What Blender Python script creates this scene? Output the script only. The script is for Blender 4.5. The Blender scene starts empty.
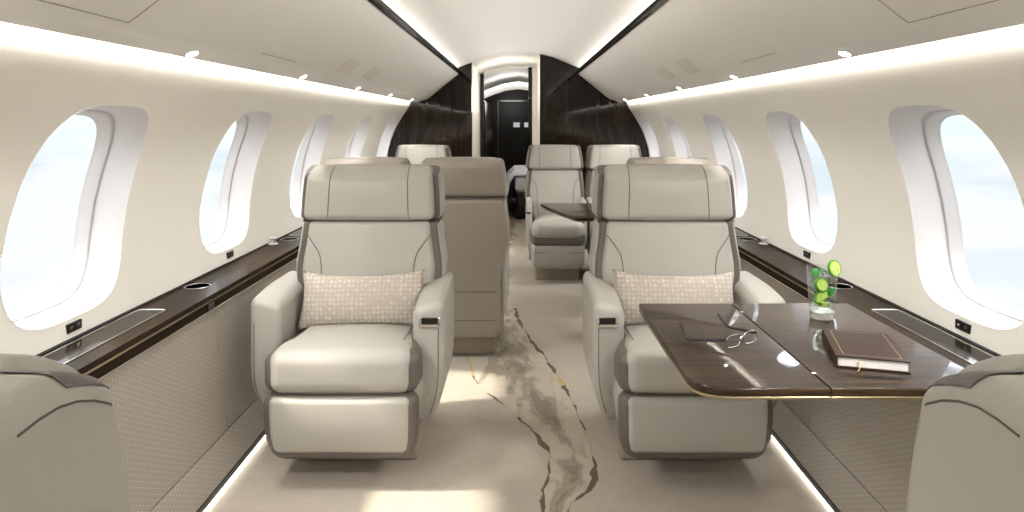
import bpy, bmesh, math, random
from mathutils import Vector, Matrix, geometry
from mathutils.bvhtree import BVHTree
random.seed(7)
scn = bpy.context.scene
COL = scn.collection
R = math.radians

# ------------------------------------------------------------------ materials
def mat(name):
    m = bpy.data.materials.new(name); m.use_nodes = True
    nt = m.node_tree
    return m, nt, nt.nodes['Principled BSDF']

def srgb(r, g, b):
    f = lambda c: (c/12.92 if c <= .04045 else ((c+.055)/1.055)**2.4)
    return (f(r/255), f(g/255), f(b/255), 1)

def N(nt, kind, **kw):
    n = nt.nodes.new(kind)
    for k, v in kw.items():
        if k in n.inputs: n.inputs[k].default_value = v
        else: setattr(n, k, v)
    return n
def L(nt, a, b): nt.links.new(a, b)

def math_node(nt, op, a, b=None, c=None):
    n = nt.nodes.new('ShaderNodeMath'); n.operation = op
    for i, v in enumerate((a, b, c)):
        if v is None: continue
        if isinstance(v, (int, float)): n.inputs[i].default_value = v
        else: nt.links.new(v, n.inputs[i])
    return n.outputs[0]

def mix_col(nt, fac, a, b):
    n = nt.nodes.new('ShaderNodeMix'); n.data_type = 'RGBA'
    for i, v in ((0, fac), (6, a), (7, b)):
        if isinstance(v, (int, float, tuple)): n.inputs[i].default_value = v
        else: nt.links.new(v, n.inputs[i])
    return n.outputs[2]

def ramp(nt, fac, stops):
    n = nt.nodes.new('ShaderNodeValToRGB')
    e = n.color_ramp.elements
    while len(e) < len(stops): e.new(.5)
    for el, (p, c) in zip(e, stops): el.position = p; el.color = c
    nt.links.new(fac, n.inputs[0])
    return n.outputs[0]

def simple(name, col, rough=.5, metal=0, coat=0, bump=0, bscale=200, spec=.5, **kw):
    m, nt, p = mat(name)
    p.inputs['Base Color'].default_value = col
    p.inputs['Roughness'].default_value = rough
    p.inputs['Metallic'].default_value = metal
    p.inputs['Coat Weight'].default_value = coat
    p.inputs['Coat Roughness'].default_value = .03
    p.inputs['Specular IOR Level'].default_value = spec
    tc = N(nt, 'ShaderNodeTexCoord')
    nz = N(nt, 'ShaderNodeTexNoise', Scale=bscale, Detail=3.0)
    L(nt, tc.outputs['Object'], nz.inputs['Vector'])
    if bump:
        b = N(nt, 'ShaderNodeBump', Strength=bump, Distance=.002)
        L(nt, nz.outputs[0], b.inputs['Height']); L(nt, b.outputs[0], p.inputs['Normal'])
    for k, v in kw.items(): p.inputs[k].default_value = v
    return m

M = {}
M['wall'] = simple('cream_wall', srgb(244, 241, 234), .55, bump=.08, bscale=300, spec=.3)
M['ceil'] = simple('cream_ceiling', srgb(234, 232, 227), .6, bump=.05, bscale=300, spec=.3)
M['reveal'] = simple('window_white', srgb(206, 203, 201), .5, spec=.3)
M['leather'] = simple('beige_leather', srgb(168, 165, 157), .42, bump=.22, bscale=420, spec=.4)
M['taupe'] = simple('taupe_leather', srgb(98, 91, 85), .45, bump=.2, bscale=420, spec=.4)
M['shell'] = simple('dark_beige_leather', srgb(138, 130, 119), .45, bump=.2, bscale=420, spec=.3)
M['thread'] = simple('seam_thread', srgb(92, 86, 78), .8)
M['darkstitch'] = simple('dark_stitched_leather', srgb(98, 94, 90), .5, bump=.5, bscale=300)
M['base'] = simple('seat_base_grey', srgb(150, 142, 130), .5)
M['black'] = simple('black_plastic', srgb(18, 17, 16), .4)
M['gap'] = simple('black_gap', srgb(12, 11, 10), .8)
M['chrome'] = simple('brushed_chrome', srgb(200, 196, 188), .2, metal=1)
M['champ'] = simple('champagne_metal', srgb(190, 172, 140), .28, metal=1)
M['paper'] = simple('page_white', srgb(236, 234, 230), .8)
M['cover'] = simple('brown_book_leather', srgb(58, 40, 32), .5, bump=.3, bscale=350, spec=.2)
M['gold'] = simple('gold_foil', srgb(205, 178, 120), .35, metal=.8)
M['linen'] = simple('white_linen', srgb(226, 228, 236), .8, bump=.4, bscale=30)
M['lime_skin'] = simple('lime_skin', srgb(86, 150, 30), .4)
M['lime_flesh'] = simple('lime_flesh', srgb(196, 218, 96), .4)
M['mint'] = simple('mint_green', srgb(36, 140, 52), .5)
M['hatchline'] = simple('panel_gap_grey', srgb(172, 167, 157), .8)
M['track'] = simple('shade_track_grey', srgb(186, 183, 180), .6)
M['vent'] = simple('vent_grey', srgb(222, 217, 207), .7)
M['trim_dark'] = simple('dark_gloss_trim', srgb(36, 32, 28), .25, coat=.6)

def emit(name, col, s):
    m, nt, p = mat(name)
    p.inputs['Base Color'].default_value = (.8, .8, .8, 1)
    p.inputs['Emission Color'].default_value = col
    p.inputs['Emission Strength'].default_value = s
    return m
WARM = (1, .96, .905, 1)
M['led_wall'] = emit('led_wall_wash', WARM, 1.2)
M['led_ceil'] = emit('led_ceiling_wash', WARM, 1.2)
M['led_floor'] = emit('led_floor_wash', (1, .95, .88, 1), 6)
M['lamp'] = emit('downlight_lens', (1, .94, .84, 1), 12)
M['roomlamp'] = emit('small_lit_panel', (.9, .95, 1, 1), .12)

# woods
def wood(name, dark, light, axis='Y', rough=.06, scale=9, coat=1.0, streak=.045, spec=.1):
    m, nt, p = mat(name)
    tc = N(nt, 'ShaderNodeTexCoord')
    mp = N(nt, 'ShaderNodeMapping')
    sc = {'Y': (1, streak, 1), 'X': (streak, 1, 1), 'Z': (1, 1, streak)}[axis]
    mp.inputs['Scale'].default_value = sc
    L(nt, tc.outputs['Object'], mp.inputs['Vector'])
    n1 = N(nt, 'ShaderNodeTexNoise', Scale=scale*5, Detail=6.0, Roughness=.65)
    n2 = N(nt, 'ShaderNodeTexNoise', Scale=scale*22, Detail=3.0)
    L(nt, mp.outputs[0], n1.inputs['Vector']); L(nt, mp.outputs[0], n2.inputs['Vector'])
    s = math_node(nt, 'ADD', math_node(nt, 'MULTIPLY', n1.outputs[0], .7), math_node(nt, 'MULTIPLY', n2.outputs[0], .3))
    c = ramp(nt, s, [(.36, dark), (.52, tuple((a+b)/2 for a, b in zip(dark, light))), (.66, light)])
    L(nt, c, p.inputs['Base Color'])
    p.inputs['Roughness'].default_value = .4
    p.inputs['Specular IOR Level'].default_value = spec
    p.inputs['Coat Weight'].default_value = coat
    p.inputs['Coat Roughness'].default_value = rough
    return m
M['wood'] = wood('dark_gloss_walnut', srgb(20, 14, 9), srgb(74, 55, 37), 'X', .02, coat=.55)
M['ledgewood'] = wood('ledge_gloss_walnut', srgb(17, 12, 8), srgb(60, 45, 31), 'Y', .03, coat=.10, spec=.03)
M['door'] = wood('dark_satin_veneer', srgb(16, 13, 11), srgb(30, 24, 20), 'Z', .25, 8, .25, spec=.05)
M['bulk'] = wood('black_gloss_veneer', srgb(17, 11, 7), srgb(36, 25, 17), 'Z', .03, 8, .7, spec=.02)
M['tray'] = simple('smoked_gloss_panel', srgb(34, 29, 24), .10, spec=.07)

# woven side panel: little stars made of three crossed waves
def panel_mat():
    m, nt, p = mat('woven_side_panel')
    tc = N(nt, 'ShaderNodeTexCoord')
    sep = N(nt, 'ShaderNodeSeparateXYZ'); L(nt, tc.outputs['Object'], sep.inputs[0])
    y, z = sep.outputs[1], sep.outputs[2]
    K = 2*math.pi/.028
    acc = None
    for a in (0, 60, 120):
        d = math_node(nt, 'ADD', math_node(nt, 'MULTIPLY', y, K*math.cos(R(a))), math_node(nt, 'MULTIPLY', z, K*math.sin(R(a))))
        s = math_node(nt, 'ABSOLUTE', math_node(nt, 'SINE', d))
        s = math_node(nt, 'POWER', math_node(nt, 'SUBTRACT', 1, s), 4)
        acc = s if acc is None else math_node(nt, 'MAXIMUM', acc, s)
    c = mix_col(nt, acc, srgb(154, 147, 136), srgb(186, 179, 168))
    nz = N(nt, 'ShaderNodeTexNoise', Scale=500.0); L(nt, tc.outputs['Object'], nz.inputs['Vector'])
    L(nt, c, p.inputs['Base Color'])
    b = N(nt, 'ShaderNodeBump', Strength=.6, Distance=.0015)
    L(nt, math_node(nt, 'ADD', acc, math_node(nt, 'MULTIPLY', nz.outputs[0], .3)), b.inputs['Height'])
    L(nt, b.outputs[0], p.inputs['Normal'])
    p.inputs['Roughness'].default_value = .6
    return m
M['panel'] = panel_mat()

def pillow_mat():
    m, nt, p = mat('hexagon_weave')
    tc = N(nt, 'ShaderNodeTexCoord')
    v = N(nt, 'ShaderNodeTexVoronoi', Scale=62.0); v.feature = 'F1'
    v.inputs['Randomness'].default_value = .25
    mp = N(nt, 'ShaderNodeMapping'); mp.inputs['Scale'].default_value = (1, .1, 1)
    L(nt, tc.outputs['Object'], mp.inputs[0]); L(nt, mp.outputs[0], v.inputs['Vector'])
    d = math_node(nt, 'MULTIPLY', v.outputs[0], 1.4)
    c = ramp(nt, d, [(.25, srgb(196, 190, 180)), (.5, srgb(188, 180, 170)), (.8, srgb(166, 157, 146))])
    L(nt, c, p.inputs['Base Color'])
    b = N(nt, 'ShaderNodeBump', Strength=.7, Distance=.003); b.invert = True
    L(nt, d, b.inputs['Height']); L(nt, b.outputs[0], p.inputs['Normal'])
    p.inputs['Roughness'].default_value = .7
    return m
M['pillow'] = pillow_mat()

def carpet_mat():
    m, nt, p = mat('carpet_with_marbled_stream')
    tc = N(nt, 'ShaderNodeTexCoord')
    sep = N(nt, 'ShaderNodeSeparateXYZ'); L(nt, tc.outputs['Object'], sep.inputs[0])
    X, Y = sep.outputs[0], sep.outputs[1]
    n1 = N(nt, 'ShaderNodeTexNoise', Scale=7.0, Detail=5.0, Roughness=.6)
    L(nt, tc.outputs['Object'], n1.inputs['Vector'])
    wob = math_node(nt, 'MULTIPLY', math_node(nt, 'SUBTRACT', n1.outputs[0], .5), .055)
    Xw = math_node(nt, 'ADD', X, wob)
    t = math_node(nt, 'DIVIDE', Y, 12)
    def curve(pts):
        n = nt.nodes.new('ShaderNodeFloatCurve')
        cv = n.mapping.curves[0]
        pts = sorted((max(0, y)/12, x+.5) for x, y in pts)
        cv.points[0].location = pts[0]; cv.points[-1].location = pts[-1]
        for q in pts[1:-1]: cv.points.new(*q)
        n.mapping.update()
        nt.links.new(t, n.inputs['Value'])
        return math_node(nt, 'SUBTRACT', n.outputs[0], .5)
    left = curve([(.06, 0), (.02, 1.2), (.06, 1.8), (.077, 2.1), (.085, 2.22), (.11, 2.41), (.092, 2.54), (-.009, 2.78), (-.073, 2.92), (-.206, 3.2), (-.27, 3.58), (-.36, 4.6), (-.30, 7), (-.22, 9), (-.2, 12)])
    right = curve([(.2, 0), (.12, 1.2), (.12, 1.8), (.151, 2.107), (.236, 2.25), (.265, 2.41), (.258, 2.64), (.217, 3.02), (.137, 3.47), (.029, 3.96), (-.033, 4.55), (-.05, 5.5), (.0, 7), (.02, 9), (.0, 12)])
    dl = math_node(nt, 'SUBTRACT', Xw, left)
    dr = math_node(nt, 'SUBTRACT', right, Xw)
    inside = math_node(nt, 'GREATER_THAN', math_node(nt, 'MINIMUM', dl, dr), 0)
    # vein in the middle of the stream
    mp = N(nt, 'ShaderNodeMapping'); mp.inputs['Scale'].default_value = (2.2, .8, 1)
    L(nt, tc.outputs['Object'], mp.inputs[0])
    n2 = N(nt, 'ShaderNodeTexNoise', Scale=3.6, Detail=6.0, Roughness=.55, Distortion=1.6)
    L(nt, mp.outputs[0], n2.inputs['Vector'])
    width = math_node(nt, 'SUBTRACT', right, left)
    u = math_node(nt, 'DIVIDE', dl, width)
    mid = math_node(nt, 'SUBTRACT', 1, math_node(nt, 'MULTIPLY', math_node(nt, 'ABSOLUTE', math_node(nt, 'SUBTRACT', u, .56)), 2.6))
    mid = math_node(nt, 'MAXIMUM', mid, 0)
    v = math_node(nt, 'ADD', n2.outputs[0], math_node(nt, 'MULTIPLY', mid, .30))
    base = srgb(175, 167, 155)
    inner = ramp(nt, v, [(.56, srgb(180, 171, 157)), (.62, srgb(170, 161, 146)), (.68, srgb(146, 137, 124)), (.74, srgb(158, 149, 134)), (.80, srgb(136, 127, 115))])
    c0 = mix_col(nt, inside, base, inner)
    # edge lines that swell and thin out
    n3 = N(nt, 'ShaderNodeTexNoise', Scale=5.0, Detail=2.0); L(nt, tc.outputs['Object'], n3.inputs['Vector'])
    lw = math_node(nt, 'MULTIPLY', math_node(nt, 'MAXIMUM', math_node(nt, 'SUBTRACT', n3.outputs[0], .38), .012), .055)
    eL = math_node(nt, 'LESS_THAN', math_node(nt, 'ABSOLUTE', dl), lw)
    eR = math_node(nt, 'LESS_THAN', math_node(nt, 'ABSOLUTE', dr), lw)
    e = math_node(nt, 'MULTIPLY', math_node(nt, 'MAXIMUM', eL, eR), math_node(nt, 'LESS_THAN', Y, 4.4))
    n4 = N(nt, 'ShaderNodeTexNoise', Scale=4.0); n4.inputs['Detail'].default_value = 1
    mp4 = N(nt, 'ShaderNodeMapping'); mp4.inputs['Location'].default_value = (3, 7, 1)
    L(nt, tc.outputs['Object'], mp4.inputs[0]); L(nt, mp4.outputs[0], n4.inputs['Vector'])
    ecol = mix_col(nt, math_node(nt, 'GREATER_THAN', n4.outputs[0], .55), srgb(104, 93, 80), srgb(178, 160, 116))
    c1 = mix_col(nt, e, c0, ecol)
    n5 = N(nt, 'ShaderNodeTexNoise', Scale=260.0, Detail=2.0); L(nt, tc.outputs['Object'], n5.inputs['Vector'])
    n6 = N(nt, 'ShaderNodeTexNoise', Scale=26.0, Detail=4.0); L(nt, tc.outputs['Object'], n6.inputs['Vector'])
    k = math_node(nt, 'ADD', .80, math_node(nt, 'ADD', math_node(nt, 'MULTIPLY', n5.outputs[0], .22), math_node(nt, 'MULTIPLY', n6.outputs[0], .18)))
    hs = nt.nodes.new('ShaderNodeHueSaturation'); L(nt, c1, hs.inputs['Color']); L(nt, k, hs.inputs['Value'])
    L(nt, hs.outputs[0], p.inputs['Base Color'])
    b = N(nt, 'ShaderNodeBump', Strength=.5, Distance=.004); L(nt, n5.outputs[0], b.inputs['Height']); L(nt, b.outputs[0], p.inputs['Normal'])
    p.inputs['Roughness'].default_value = .95
    p.inputs['Specular IOR Level'].default_value = .1
    return m
M['carpet'] = carpet_mat()

def clear(name, tint=(1, 1, 1, 1), rough=0, lo=.04, hi=.6):
    m = bpy.data.materials.new(name); m.use_nodes = True
    nt = m.node_tree; nt.nodes.clear()
    out = nt.nodes.new('ShaderNodeOutputMaterial')
    tr = N(nt, 'ShaderNodeBsdfTransparent', Color=tint)
    gl = N(nt, 'ShaderNodeBsdfGlossy', Roughness=rough)
    lw = N(nt, 'ShaderNodeLayerWeight', Blend=.5)
    f = math_node(nt, 'ADD', lo, math_node(nt, 'MULTIPLY', math_node(nt, 'POWER', lw.outputs['Facing'], 5), hi))
    mx = nt.nodes.new('ShaderNodeMixShader')
    L(nt, f, mx.inputs[0])
    L(nt, tr.outputs[0], mx.inputs[1]); L(nt, gl.outputs[0], mx.inputs[2]); L(nt, mx.outputs[0], out.inputs[0])
    return m
M['pane'] = clear('cabin_window_glass', lo=.015, hi=.12)
M['glass'] = clear('drinking_glass', (.98, .99, .985, 1), 0, .06, .7)
M['lens'] = clear('spectacle_lens', (.95, .97, .98, 1))
M['ice'] = clear('ice', (.93, .96, .96, 1), .15, .10, .4)
M['water'] = clear('clear_drink', (.95, .98, .93, 1), 0, .02, .3)

# ------------------------------------------------------------------ mesh helpers
class MB:
    def __init__(s): s.v = []; s.f = []; s.mi = []
    def add(s, v, f, mi=0):
        o = len(s.v); s.v += [tuple(p) for p in v]; s.f += [tuple(i+o for i in q) for q in f]; s.mi += [mi]*len(f); return s
    def build(s, name, m, parent=None, smooth=35, loc=None, fix=True):
        me = bpy.data.meshes.new(name); me.from_pydata(s.v, [], s.f)
        if fix:
            bm = bmesh.new(); bm.from_mesh(me); bmesh.ops.recalc_face_normals(bm, faces=bm.faces); bm.to_mesh(me); bm.free()
        for x in (m if isinstance(m, (list, tuple)) else [m]): me.materials.append(x)
        if len(set(s.mi)) > 1: me.polygons.foreach_set('material_index', s.mi)
        if smooth:
            me.shade_smooth(); me.set_sharp_from_angle(angle=R(smooth))
        me.update()
        o = bpy.data.objects.new(name, me); COL.objects.link(o)
        if parent: o.parent = parent
        if loc: o.location = loc
        return o

def soft(mb, c, s, r, bulge=(0, 0, 0), fn=None, n=7, mi=0):
    """rounded, slightly pillowed block; c centre, s full size, r corner radius (or per-axis min)"""
    a = [x/2 for x in s]; r = min(r, min(a)*.999)
    def coords(h):
        i = h-r
        k = [r*math.tan(R(t))/math.tan(R(45)) for t in (45, 34, 23, 11.5)]
        pos = [i+x for x in k]
        inner = [-i+2*i*j/n for j in range(n+1)] if i > 1e-5 else [0]
        return [-p for p in pos]+inner+pos[::-1]
    C = [coords(h) for h in a]
    key = {}; V = []; F = []
    def vid(p):
        k = tuple(round(x, 6) for x in p)
        if k in key: return key[k]
        inn = [max(-(h-r), min(h-r, x)) for h, x in zip(a, p)]
        d = Vector(p)-Vector(inn)
        q = Vector(inn)+d.normalized()*r
        for ax in range(3):
            if bulge[ax] and abs(abs(p[ax])-a[ax]) < 1e-6:
                u, v = [(p[j]/a[j]) for j in range(3) if j != ax]
                q[ax] += math.copysign(bulge[ax], p[ax])*(1-u*u)*(1-v*v)
        q = q+Vector(c)
        if fn: q = Vector(fn(q))
        key[k] = len(V); V.append(tuple(q)); return key[k]
    for ax in range(3):
        b, d = [(1, 2), (2, 0), (0, 1)][ax]
        for sg in (-1, 1):
            for i in range(len(C[b])-1):
                for j in range(len(C[d])-1):
                    q = []
                    for (ii, jj) in ((i, j), (i+1, j), (i+1, j+1), (i, j+1)):
                        p = [0, 0, 0]; p[ax] = sg*a[ax]; p[b] = C[b][ii]; p[d] = C[d][jj]; q.append(vid(p))
                    F.append(tuple(q if sg > 0 else q[::-1]))
    return mb.add(V, F, mi)

def box(mb, x0, x1, y0, y1, z0, z1, mi=0):
    v = [(x, y, z) for x in (x0, x1) for y in (y0, y1) for z in (z0, z1)]
    return mb.add(v, [(0, 1, 3, 2), (4, 6, 7, 5), (0, 4, 5, 1), (2, 3, 7, 6), (0, 2, 6, 4), (1, 5, 7, 3)], mi)

def tube(mb, pts, r, n=8, closed=False, mi=0):
    pts = [Vector(p) for p in pts]; V = []; F = []
    m = len(pts); up = None
    for i, p in enumerate(pts):
        a = pts[(i-1) % m] if (closed or i > 0) else p
        b = pts[(i+1) % m] if (closed or i < m-1) else p
        t = (b-a).normalized()
        if up is None:
            up = Vector((0, 0, 1)) if abs(t.z) < .9 else Vector((1, 0, 0))
        side = t.cross(up).normalized(); up = side.cross(t).normalized()
        rr = r[i] if isinstance(r, (list, tuple)) else r
        for k in range(n):
            an = 2*math.pi*k/n
            V.append(p+side*math.cos(an)*rr+up*math.sin(an)*rr)
    for i in range(m if closed else m-1):
        j = (i+1) % m
        for k in range(n):
            F.append((i*n+k, i*n+(k+1) % n, j*n+(k+1) % n, j*n+k))
    if not closed:
        F.append(tuple(range(n))[::-1]); F.append(tuple((m-1)*n+k for k in range(n)))
    return mb.add(V, F, mi)

def lathe(mb, prof, c=(0, 0, 0), n=32, mi=0, sx=1, sy=1):
    V = []; F = []; m = len(prof)
    for r, z in prof:
        for k in range(n):
            a = 2*math.pi*k/n; V.append((c[0]+r*sx*math.cos(a), c[1]+r*sy*math.sin(a), c[2]+z))
    for i in range(m-1):
        for k in range(n): F.append((i*n+k, i*n+(k+1) % n, (i+1)*n+(k+1) % n, (i+1)*n+k))
    if prof[0][0] > 1e-6: F.append(tuple(range(n))[::-1])
    if prof[-1][0] > 1e-6: F.append(tuple((m-1)*n+k for k in range(n)))
    return mb.add(V, F, mi)

def slab(mb, outline, z0, z1, r=.004, steps=3, mi=0):
    """horizontal slab from a convex-ish outline (x, y) with rounded top and bottom edge"""
    m = len(outline)
    def off(d):
        out = []
        for i in range(m):
            p = Vector(outline[i]); a = Vector(outline[i-1]); b = Vector(outline[(i+1) % m])
            t1 = (p-a).normalized(); t2 = (b-p).normalized()
            n1 = Vector((-t1.y, t1.x)); n2 = Vector((-t2.y, t2.x))
            nn = (n1+n2); nn = nn/max(.3, nn.dot(nn)/2) if nn.length > 1e-6 else n1
            out.append(p+nn*d)
        return out
    V = []; F = []
    lv = []
    for k in range(steps+1):
        a = math.pi/2*k/steps; lv.append((r*(1-math.sin(a)), z0+r*(1-math.cos(a))))
    for k in range(steps+1):
        a = math.pi/2*(1-k/steps); lv.append((r*(1-math.sin(a)), z1-r*(1-math.cos(a))))
    for d, z in lv:
        for p in off(d): V.append((p.x, p.y, z))
    q = len(lv)
    for i in range(q-1):
        for k in range(m): F.append((i*m+k, i*m+(k+1) % m, (i+1)*m+(k+1) % m, (i+1)*m+k))
    F.append(tuple(range(m))[::-1]); F.append(tuple((q-1)*m+k for k in range(m)))
    return mb.add(V, F, mi)

def rounded(pts, rads, k=6):
    """polygon (ccw) with rounded corners"""
    out = []; m = len(pts)
    for i in range(m):
        p = Vector(pts[i]); a = (Vector(pts[i-1])-p); b = (Vector(pts[(i+1) % m])-p)
        r = rads[i] if isinstance(rads, (list, tuple)) else rads
        if r <= 0: out.append(tuple(p)); continue
        p0 = p+a.normalized()*r; p1 = p+b.normalized()*r
        for j in range(k+1):
            t = j/k; out.append(tuple((1-t)**2*p0+2*t*(1-t)*p+t*t*p1))
    return out

def empty(name, loc=(0, 0, 0), rz=0):
    o = bpy.data.objects.new(name, None); COL.objects.link(o); o.empty_display_size = .1
    o.location = loc; o.rotation_euler = (0, 0, rz); return o

def tag(o, label=None, cat=None, group=None, kind=None):
    if label: o['label'] = label
    if cat: o['category'] = cat
    if group: o['group'] = group
    if kind: o['kind'] = kind
    return o

def copy_tree(o, parent=None):
    c = o.copy(); COL.objects.link(c)
    if parent: c.parent = parent
    for ch in [x for x in o.children]: copy_tree(ch, c)
    return c

# ------------------------------------------------------------------ cabin section
F_PX = 683.0; H = 1.20
Y0, Y1 = -1.3, 6.45           # cabin behind the camera .. rear partition
YC, YE = 8.0, 10.8            # corridor end, aft room end
def interp(prof, t):          # prof list of (x, z); t in 0..len-1
    i = min(int(t), len(prof)-2); f = t-i
    return (prof[i][0]*(1-f)+prof[i+1][0]*f, prof[i][1]*(1-f)+prof[i+1][1]*f)
def catmull(pts, k=6):
    out = []
    P = [pts[0]]+list(pts)+[pts[-1]]
    for i in range(1, len(P)-2):
        p0, p1, p2, p3 = P[i-1:i+3]
        for j in range(k):
            t = j/k
            out.append(tuple(.5*((2*b)+(-a+c)*t+(2*a-5*b+4*c-d)*t*t+(-a+3*b-3*c+d)*t**3) for a, b, c, d in zip(p0, p1, p2, p3)))
    out.append(tuple(pts[-1])); return out

WALL = catmull([(1.215, .56), (1.232, .66), (1.242, .76), (1.236, .88), (1.205, 1.02), (1.155, 1.145), (1.10, 1.245), (1.035, 1.345), (1.015, 1.40), (1.0, 1.455)], 5)
def wall_x(z):
    for (x0, z0), (x1, z1) in zip(WALL, WALL[1:]):
        if z0 <= z <= z1: return x0+(x1-x0)*(z-z0)/(z1-z0)
    return WALL[-1][0] if z > WALL[-1][1] else WALL[0][0]
BIN = catmull([(.915, 1.402), (.87, 1.413), (.82, 1.447), (.70, 1.545), (.555, 1.662)], 5)
CEN = catmull([(.612, 1.695), (.46, 1.756), (.31, 1.815), (.15, 1.85), (0, 1.858)], 4)

def sheet(prof, ys, sx=1):
    mb = MB(); V = []; F = []; m = len(prof)
    for y in ys:
        for x, z in prof: V.append((x*sx, y, z))
    for i in range(len(ys)-1):
        for k in range(m-1):
            q = (i*m+k, i*m+k+1, (i+1)*m+k+1, (i+1)*m+k); F.append(q if sx < 0 else q[::-1])
    mb.add(V, F); return mb

# windows
WIN_W, WZ0, WZ1 = .50, .660, 1.246
WIN_Y = [-.22, .83, 1.885, 2.905, 3.95, 5.05, 6.15]  # first pair, behind the camera, added for front daylight on the seats
def win_outline(y, n=56, inset=0):
    zc = (WZ0+WZ1)/2; a = WIN_W/2-inset; b = (WZ1-WZ0)/2-inset; p = 3.6
    out = []
    for k in range(n):
        t = 2*math.pi*k/n; c, s = math.cos(t), math.sin(t)
        yy = math.copysign(abs(c)**(2/p), c)*a; zz = math.copysign(abs(s)**(2/p), s)*b
        yy *= 1-.05*zz/b
        out.append((y+yy, zc+zz))
    return out

def wall_mesh(side):
    from mathutils.geometry import delaunay_2d_cdt
    zs = [z for x, z in WALL]; za, zb = zs[0], zs[-1]
    pts = []; edges = []; faces_h = []
    def loop(l):
        o = len(pts); pts.extend(Vector(q) for q in l); edges.extend((o+i, o+(i+1) % len(l)) for i in range(len(l)))
    nz = 24; ny = 140
    bl = [(Y0+(Y1-Y0)*i/ny, za) for i in range(ny)]+[(Y1, za+(zb-za)*i/nz) for i in range(nz)]
    bl += [(Y1-(Y1-Y0)*i/ny, zb) for i in range(ny)]+[(Y0, zb-(zb-za)*i/nz) for i in range(nz)]
    loop(bl)
    holes = [win_outline(y) for y in WIN_Y]
    for h in holes: loop(h)
    def inh(p, grow=0):
        zc = (WZ0+WZ1)/2
        for y in WIN_Y:
            u = abs(p[0]-y)/(WIN_W/2+grow); v = abs(p[1]-zc)/((WZ1-WZ0)/2+grow)
            w = (p[1]-zc)/((WZ1-WZ0)/2)
            if (u/(1-.05*max(-1, min(1, w))))**3.6+v**3.6 < 1: return True
        return False
    for i in range(1, ny):
        for j in range(1, nz):
            q = (Y0+(Y1-Y0)*i/ny, za+(zb-za)*j/nz)
            if not inh(q, .012): pts.append(Vector(q))
    vo, eo, fo, *_ = delaunay_2d_cdt(pts, edges, [], 0, 1e-6)
    mb = MB(); V = [(side*wall_x(p.y), p.x, p.y) for p in vo]; F = []
    for f in fo:
        c = sum((vo[i] for i in f), Vector((0, 0)))/len(f)
        if not inh(c, -.0005): F.append(tuple(f) if side < 0 else tuple(f)[::-1])
    mb.add(V, F); return mb

for side, nm in ((-1, 'left'), (1, 'right')):
    tag(wall_mesh(side).build('wall_'+nm, M['wall'], smooth=60), kind='structure')

def make_window(i, y, side):
    rings = [(0, -.001), (.0006, .003), (.002, .010), (.007, .040), (.010, .085), (.011, .092), (.016, .093), (.019, .097), (.021, .125), (.026, .133)]
    mb = MB(); V = []; F = []; n = 56
    for ins, d in rings:
        for (yy, zz) in win_outline(y, n, ins):
            V.append((side*(wall_x(zz)+d), yy, zz))
    for r in range(len(rings)-1):
        for k in range(n): F.append((r*n+k, r*n+(k+1) % n, (r+1)*n+(k+1) % n, (r+1)*n+k))
    mb.add(V, F)
    w = mb.build('window_%d' % i, M['reveal'], smooth=50)
    tag(w, kind='structure')
    pm = MB(); o = win_outline(y, n, .0245)
    pm.add([(side*(wall_x(z)+.131), yy, z) for yy, z in o]+[(side*(wall_x((WZ0+WZ1)/2)+.137), y, (WZ0+WZ1)/2)], [(k, (k+1) % n, n) for k in range(n)])
    pm.build('pane', M['pane'], w)
    sm = MB()
    tube(sm, [(side*(wall_x(z)+.0925), yy, z) for yy, z in win_outline(y, n, .0135)], .0008, 5, True)
    sm.build('shade_track', M['track'], w)
    return w
k = 1
for side in (-1, 1):
    for y in WIN_Y:
        make_window(k, y, side); k += 1

# ceiling, bins, valance, cove lamps
ys = [Y0+(YC-Y0)*i/40 for i in range(41)]
cen = [(-x, z) for x, z in CEN]+[(x, z) for x, z in CEN[::-1]][1:]
mb = MB(); V = []; F = []
for y in ys:
    for x, z in cen: V.append((x, y, z))
m_ = len(cen)
for i in range(len(ys)-1):
    for q in range(m_-1): F.append((i*m_+q, i*m_+q+1, (i+1)*m_+q+1, (i+1)*m_+q))
tag(mb.add(V, F).build('ceiling', M['ceil']), kind='structure')

tn = 1
CPANEL = {}
for side, nm in ((-1, 'left'), (1, 'right')):
    # overhead panel: lip, underside, rising face, with a back so that no daylight leaks
    prof = [(1.012, 1.462), (.985, 1.457), (.968, 1.444), (.964, 1.394), (.960, 1.386), (.945, 1.385)]+BIN
    o = sheet(prof, [Y0+(Y1-Y0)*i/30 for i in range(31)], side).build('ceiling_panel_'+nm, M['ceil'], smooth=40); CPANEL[side] = o
    tag(o, kind='structure')
    # dark strip
    for ya, yb, nmx in ((Y0, Y1-.001, 'trim'), (Y1+.061, YC, 'trim')):
        mb = MB()
        pr = [(.560, 1.652), (.545, 1.662), (.533, 1.674), (.548, 1.684)]
        a = [(side*x, ya, z) for x, z in pr]; b = [(side*x, yb, z) for x, z in pr]
        mb.add(a+b, [(0, 1, 5, 4), (1, 2, 6, 5), (2, 3, 7, 6), (3, 0, 4, 7), (0, 3, 2, 1), (4, 5, 6, 7)])
        tag(mb.build('trim_%d' % tn, M['trim_dark']), kind='structure'); tn += 1
    # closing strip between the overhead panel and the ceiling
    mb = MB(); mb.add([(side*x, y, z) for x, z in ((.556, 1.66), (.58, 1.652), (.625, 1.665), (.625, 1.70)) for y in (Y0, Y1)], [(0, 1, 3, 2), (2, 3, 5, 4), (4, 5, 7, 6)])
    tag(mb.build('trim_%d' % tn, M['ceil'], smooth=0), kind='structure'); tn += 1

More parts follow.
